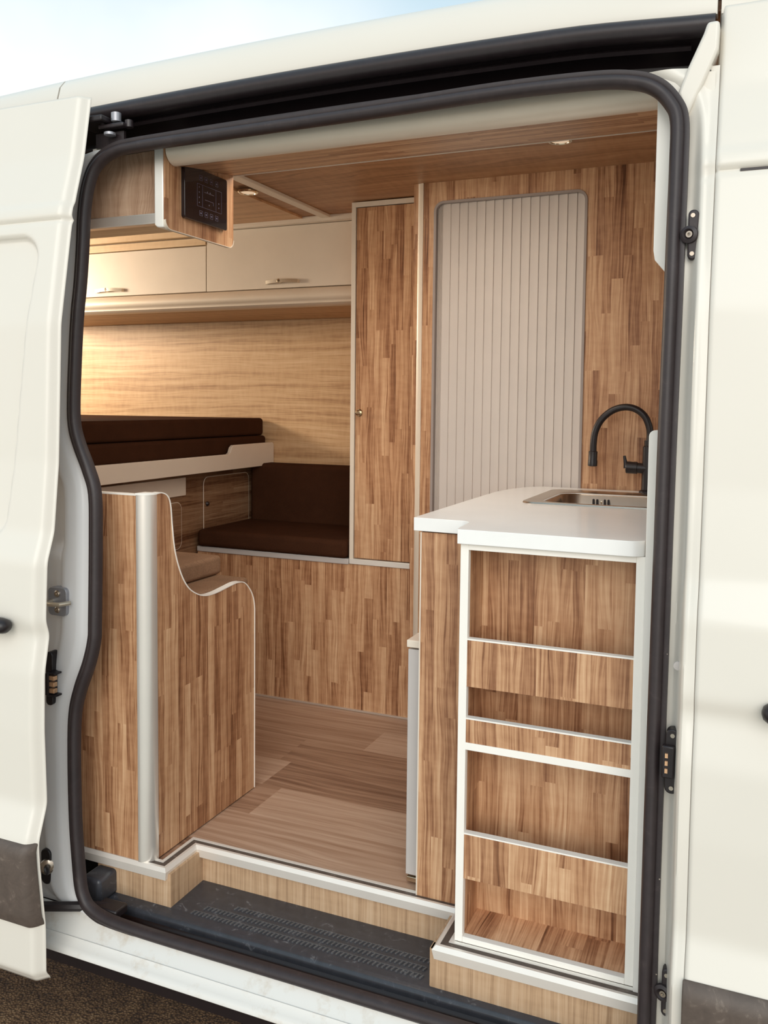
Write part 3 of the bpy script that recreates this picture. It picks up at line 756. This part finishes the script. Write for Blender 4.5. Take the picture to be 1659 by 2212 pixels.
for i, (y, z) in enumerate(ol2):
    a_ = Vector(ol2[max(i-1, 0)]); b_ = Vector(ol2[min(i+1, len(ol2)-1)]); t_ = (b_-a_).normalized(); n_ = Vector((-t_.y, t_.x))
    rings.append([(-1.408, y, z), (-1.388, y, z), (-1.388, y+n_.x*.0028, z+n_.y*.0028), (-1.408, y+n_.x*.0028, z+n_.y*.0028)])
make('edge_band', MB().sweep(rings), 'white', bp, ang=40, label='white edge band along the curved top')
make('seat_box', B(-2.125, -1.408, 1.80, 2.245, .001, .578), 'wood', bp)
cushion('seat_cushion', -2.115, -1.412, 1.797, 2.262, .580, .648, 'taupe', 'lower taupe cushion on the front bench, lying behind the curved walnut partition', r=.012, group='taupe cushions on the front bench')
cushion('seat_cushion', -2.115, -1.512, 1.797, 2.268, .649, .707, 'taupe', 'upper taupe cushion lying on the lower taupe cushion of the front bench', r=.012, group='taupe cushions on the front bench')

# ------------------------------------------------------------------ kitchen: cabinet, shelf unit, worktop
kc = thing('kitchen_cabinet', 'walnut kitchen cabinet under the left end of the white worktop', 'cabinet', (-.66, 2.3, 0))
make('front_panel', B(-.724, -.588, 1.910, 1.926, .003, .876), 'wood', kc)
make('side_panel', B(-.724, -.708, 1.926, 2.84, .003, .876), 'wood', kc)
make('edge_band', B(-.7265, -.7235, 1.909, 1.928, .003, .876), 'cream', kc)
su = thing('shelf_cabinet', 'white-edged open walnut shelf cabinet with rails, facing the doorway', 'cabinet', (-.395, 1.85, 0))
X0, X1, Y0, Y1 = -.584, -.204, 1.775, 1.905
def stile(x0, x1): return B(x0, x1, Y0, Y0+.016, .004, .8785)
make('stile', stile(X0, X0+.018), 'white', su, bevel=.001); make('stile', stile(X1-.018, X1), 'white', su, bevel=.001)
make('top_rail', B(X0+.018, X1-.018, Y0, Y0+.016, .8655, .8785), 'white', su, bevel=.0008)
make('bottom_rail', B(X0+.018, X1-.018, Y0, Y0+.016, .004, .017), 'white', su, bevel=.0008)
make('side_board', B(X0, X0+.014, Y0+.016, Y1, .004, .8785), 'wood', su); make('side_board', B(X1-.014, X1, Y0+.016, Y1, .004, .8785), 'wood', su)
make('back_board', B(X0+.014, X1-.014, Y1-.010, Y1, .004, .8785), 'wood', su)
make('shelf_board', B(X0+.014, X1-.014, Y0+.016, Y1-.010, .006, .016), 'wood_flat', su)
for z0, z1, in ((.571, .672), (.449, .500), (.147, .246)):
    r_ = make('rail', B(X0+.0165, X1-.0165, Y0+.002, Y0+.016, z0, z1), 'wood', su)
    make('rail_edge', B(X0+.0165, X1-.0165, Y0+.001, Y0+.017, z1, z1+.0032), 'white', r_)
    make('shelf_board', B(X0+.014, X1-.014, Y0+.016, Y1-.010, z0, z0+.014), 'wood_flat', su)
make('shelf_edge', B(X0+.0165, X1-.0165, Y0, Y0+.016, .433, .449), 'white', su, bevel=.0008)
make('inner_panel', B(X1, -.190, 1.783, 2.6, .004, .8785), 'white', su)

def arcpts(cx, cy, r, a0, a1, n=8): return [(cx+r*math.cos(math.radians(a0+(a1-a0)*i/n)), cy+r*math.sin(math.radians(a0+(a1-a0)*i/n))) for i in range(n+1)]
# worktop with a cut-out for the bowl
wt = []
wt += [(-.742, 1.905), (-.640, 1.900)] + arcpts(-.628, 1.868, .032, 95, 20, 5) + arcpts(-.570, 1.872, .030, 180, 200, 2) + [(-.593, 1.790), (-.588, 1.764)]
wt += arcpts(-.235, 1.792, .030, 270, 360, 6) + [(-.2045, 2.84), (-.66, 2.845)] + [(-.700, 2.80), (-.732, 2.70), (-.745, 2.60), (-.746, 2.40)]
mb = MB(); hole = rrect(-.555, -.225, 2.375, 2.675, .05, 6)
top = mb.b
def poly_with_hole(z, flip):
    ov = mb.vs([(x, y, z) for x, y in wt]); hv = mb.vs([(x, y, z) for x, y in hole])
    ed = []
    for L in (ov, hv):
        for i in range(len(L)): ed.append(mb.b.edges.new((L[i], L[(i+1) % len(L)])))
    bmesh.ops.triangle_fill(mb.b, use_beauty=True, use_dissolve=False, edges=ed)
    return ov, hv
o1, h1 = poly_with_hole(.910, 0); o0, h0 = poly_with_hole(.879, 1)
for A, B_ in ((o0, o1), (h0, h1)):
    for i in range(len(A)): mb.f([A[i], A[(i+1) % len(A)], B_[(i+1) % len(A)], B_[i]])
wto = make('worktop', mb, 'worktop', None, ang=30, bevel=.002)
tag(wto, 'glossy white kitchen worktop with a stepped front edge', 'worktop')

sk = thing('sink', 'rectangular stainless steel sink set into the white worktop', 'sink', (-.39, 2.52, .91))
mb = MB(); lo = [(rrect(-.600, -.206, 2.325, 2.735, .035, 6), .9102), (rrect(-.598, -.208, 2.327, 2.733, .034, 6), .9142), (rrect(-.560, -.232, 2.370, 2.680, .055, 6), .9120), (rrect(-.552, -.240, 2.378, 2.672, .055, 6), .905), (rrect(-.546, -.246, 2.384, 2.666, .055, 6), .80), (rrect(-.52, -.27, 2.41, 2.64, .05, 6), .775)]
mb.sweep([[(x, y, z) for x, y in q] for q, z in lo], cap=False); mb.f(mb.b.verts[:] and [v for v in list(mb.b.verts)[-28:]])
make('basin', mb, 'steel', sk, ang=60)
for i, x in enumerate((-.462, -.451, -.429, -.418)):
    make('overflow_slot', MB().prism(rrect(x-.0032, x+.0032, .879, .896, .0025, 3), 1, 2.664, 2.6665), 'black', sk)
make('overflow_screw', MB().lathe((-.440, 2.666, .888), (0, -1, 0), [(.003, 0), (.003, .001), (.001, .002)], 10), 'chrome', sk)
make('drain', MB().lathe((-.395, 2.52, .7755), (0, 0, 1), [(.03, 0), (.03, .002), (.012, .003)], 20), 'chrome', sk)

fc = thing('kitchen_faucet', 'black gooseneck kitchen faucet beside the sink', 'faucet', (-.325, 2.78, .91))
make('faucet_body', MB().lathe((-.322, 2.78, .9105), (0, 0, 1), [(.024, 0), (.024, .006), (.017, .010), (.016, .14), (.012, .145), (.012, .16)], 20), 'black', fc)
sp_ = [(-.322, 2.78, 1.055), (-.318, 2.78, 1.085), (-.322, 2.78, 1.115), (-.336, 2.78, 1.145), (-.362, 2.78, 1.165), (-.395, 2.78, 1.171), (-.432, 2.78, 1.160), (-.464, 2.78, 1.132), (-.482, 2.78, 1.095), (-.487, 2.78, 1.055), (-.487, 2.78, 1.03)]
make('spout', MB().tube(catmull(sp_, 5), .0105, 14), 'black', fc, ang=60, label='black curved spout')
make('spray_head', MB().lathe((-.487, 2.78, 1.034), (-.02, 0, -1), [(.0115, 0), (.0135, .002), (.0135, .028), (.0145, .030), (.0145, .046), (.010, .048)], 20), 'black', fc)
lv = make('lever_housing', MB().lathe((-.322, 2.78, .985), (-1, 0, .03), [(.016, 0), (.016, .03), (.0185, .031), (.0185, .062), (.017, .064)], 20), 'black', fc)
make('lever', MB().tube([(-.385, 2.78, .985), (-.388, 2.78, 1.000), (-.392, 2.778, 1.022)], [.009, .006, .004], 10), 'black', fc)

# folded flap beside the kitchen cabinet
ff = thing('folding_flap', 'slim grey folded flap standing beside the kitchen cabinet', 'flap', (-.76, 2.0, 0))
make('flap_panel', B(-.772, -.7285, 1.955, 2.55, .022, .583), 'grey', ff, bevel=.002)
make('flap_top', B(-.774, -.7285, 1.950, 2.56, .588, .606), 'cream', ff, bevel=.002)
make('foot_strip', B(-.768, -.7285, 1.953, 2.0, .006, .018), 'chrome', ff, bevel=.001)

# white front lining to the right of the shelves
wr = thing('side_lining', 'white lining board between the shelf cabinet and the front door jamb', 'panel', (-.18, 1.79, 0))
make('lower_board', MB().prism(rrect(-.2035, -.10, .0, 1.127, .012, 5, (0, 0, 0, 1)), 1, 1.762, 1.782), 'white', wr, bevel=.001)
make('back_board', B(-.178, -.10, 1.790, 1.80, .0, 1.79), 'white', wr)
make('upper_board', MB().prism([(-.207, 1.78), (-.207, 1.47), (-.204, 1.452), (-.186, 1.430), (-.172, 1.430), (-.172, 1.78)], 1, 1.775, 1.789), 'white', wr, bevel=.001)

# ------------------------------------------------------------------ overhead locker at the left of the doorway, header box
ol_ = thing('overhead_locker', 'small wood-faced locker hanging at the top left of the doorway', 'cupboard', (-1.5, 1.9, 1.6))
make('front_panel', B(-2.3, -1.392, 1.818, 1.832, 1.638, 1.80), 'oak_grey', ol_, label='greyish oak front')
make('bottom_edge', B(-2.3, -1.392, 1.812, 1.835, 1.612, 1.638), 'alu', ol_, bevel=.002, label='pale grey lower edge')
make('corner_post', MB().prism(rrect(-1.393, -1.366, 1.598, 1.800, .014, 5, (1, 0, 0, 0)), 1, 1.797, 1.835), 'alu_white', ol_, bevel=.003, label='pale corner post')
make('carcass', B(-2.3, -1.370, 1.835, 1.930, 1.615, 1.797), 'oak_pale', ol_)
make('edge_backing', B(-1.392, -1.3665, 1.93, 2.098, 1.612, 1.797), 'cream', ol_)
sp2 = [(y, z) for y, z in rrect(1.799, 2.100, 1.596, 1.802, .02, 6, (1, 1, 0, 0))]
make('side_panel', MB().prism(sp2, 0, -1.3665, -1.3615), 'wood', ol_, label='walnut side panel')
r1 = [(1.7985, 1.81)]+[p for p in rrect(1.7985, 2.1005, 1.5955, 1.81, .0205, 6, (1, 1, 0, 0))][:-2]+[(2.1005, 1.81)]
mb = MB(); a0 = [(y, z) for y, z in rrect(1.7980, 2.1010, 1.5945, 1.80, .0215, 6, (1, 1, 0, 0))][:-2]
rings = [[(-1.370, y, z), (-1.3600, y, z), (-1.3600, y+(1.95-y)*.012, z+.0016), (-1.370, y+(1.95-y)*.012, z+.0016)] for y, z in a0]
make('edge_band', MB().sweep(rings), 'cream', ol_)

cpn = thing('control_panel', 'black glass touch control panel mounted on the locker side', 'control panel', (-1.36, 1.96, 1.64))
make('glass_plate', MB().prism(rrect(1.863, 2.052, 1.634, 1.768, .006, 4), 0, -1.3612, -1.350), 'glass', cpn, bevel=.001)
XF = -1.3495
def outline(y0, y1, z0, z1, t=.0007):
    mb = MB()
    for a in ((y0, y1, z0, z0+t), (y0, y1, z1-t, z1), (y0, y0+t, z0, z1), (y1-t, y1, z0, z1)): mb.box(XF-.0006, XF, a[0], a[1], a[2], a[3])
    return mb
for k in range(4):
    for zc in (1.746, 1.657):
        mb = outline(1.925+k*.0235, 1.938+k*.0235, zc-.0065, zc+.0065)
        mb.box(XF-.0006, XF, 1.929+k*.0235, 1.934+k*.0235, zc-.002, zc+.002)
        make('touch_key', mb, 'icon', cpn)
mb = outline(1.915, 2.025, 1.673, 1.730, .0006)
mb.box(XF-.0006, XF, 1.938, 1.9386, 1.673, 1.730); mb.box(XF-.0006, XF, 1.999, 1.9996, 1.673, 1.730)
mb.box(XF-.0006, XF, 1.947, 1.990, 1.713, 1.7138); mb.box(XF-.0006, XF, 1.949, 1.987, 1.694, 1.6948); mb.box(XF-.0006, XF, 1.9863, 1.987, 1.686, 1.6948)
make('display_outline', mb, 'icon', cpn)
for y, z in ((1.924, 1.722), (1.924, 1.709), (1.924, 1.696), (1.924, 1.683), (1.968, 1.684), (2.012, 1.697), (2.012, 1.686), (1.960, 1.716), (1.972, 1.716)):
    make('status_icon', MB().lathe((XF-.0006, y, z), (1, 0, 0), [(.0018, 0), (.0018, .0006)], 8), 'icon', cpn)

hb = thing('header_box', 'champagne tube and walnut soffit running above the whole doorway', 'soffit', (-.78, 1.95, 1.75))
arcp = [(1.832+.034*math.cos(math.radians(a)), 1.786+.034*math.sin(math.radians(a))) for a in range(150, 281, 10)]
make('tube_profile', MB().prism([(1.832, 1.797)]+[(1.801, 1.797)]+arcp+[(1.845, 1.760)], 0, -1.3595, -.188), 'beige_alu', hb, ang=40, label='champagne tube profile')
make('soffit_panel', MB().prism([(1.838, 1.7545), (2.098, 1.792), (2.098, 1.806), (1.838, 1.768)], 0, -1.3595, -.185), 'wood_x', hb, label='walnut soffit')
make('edge_strip', MB().prism([(2.098, 1.790), (2.103, 1.791), (2.103, 1.815), (2.098, 1.815)], 0, -1.3595, -.185), 'cream', hb)
make('back_cover', MB().prism([(1.88, 1.80), (2.10, 1.815), (2.10, 1.91), (1.88, 1.91)], 0, -1.3595, -.185), 'cream', hb)

# ceiling spots
def spot(x, y, z, label):
    t = thing('ceiling_spotlight', label, 'lamp', (x, y, z), 'recessed ceiling spotlights')
    make('trim_ring', MB().lathe((x, y, z), (0, 0, -1), [(.036, 0), (.036, .004), (.033, .007), (.027, .007), (.026, .004)], 28), 'chrome', t)
    make('lens', MB().lathe((x, y, z), (0, 0, -1), [(.026, .001), (.024, .005), (.001, .0055)], 28), 'lens', t)
spot(-1.690, 2.70, 1.912, 'round recessed ceiling light beside the cream ceiling strip')
spot(-.555, 2.52, 1.920, 'round recessed ceiling light partly hidden above the doorway soffit')
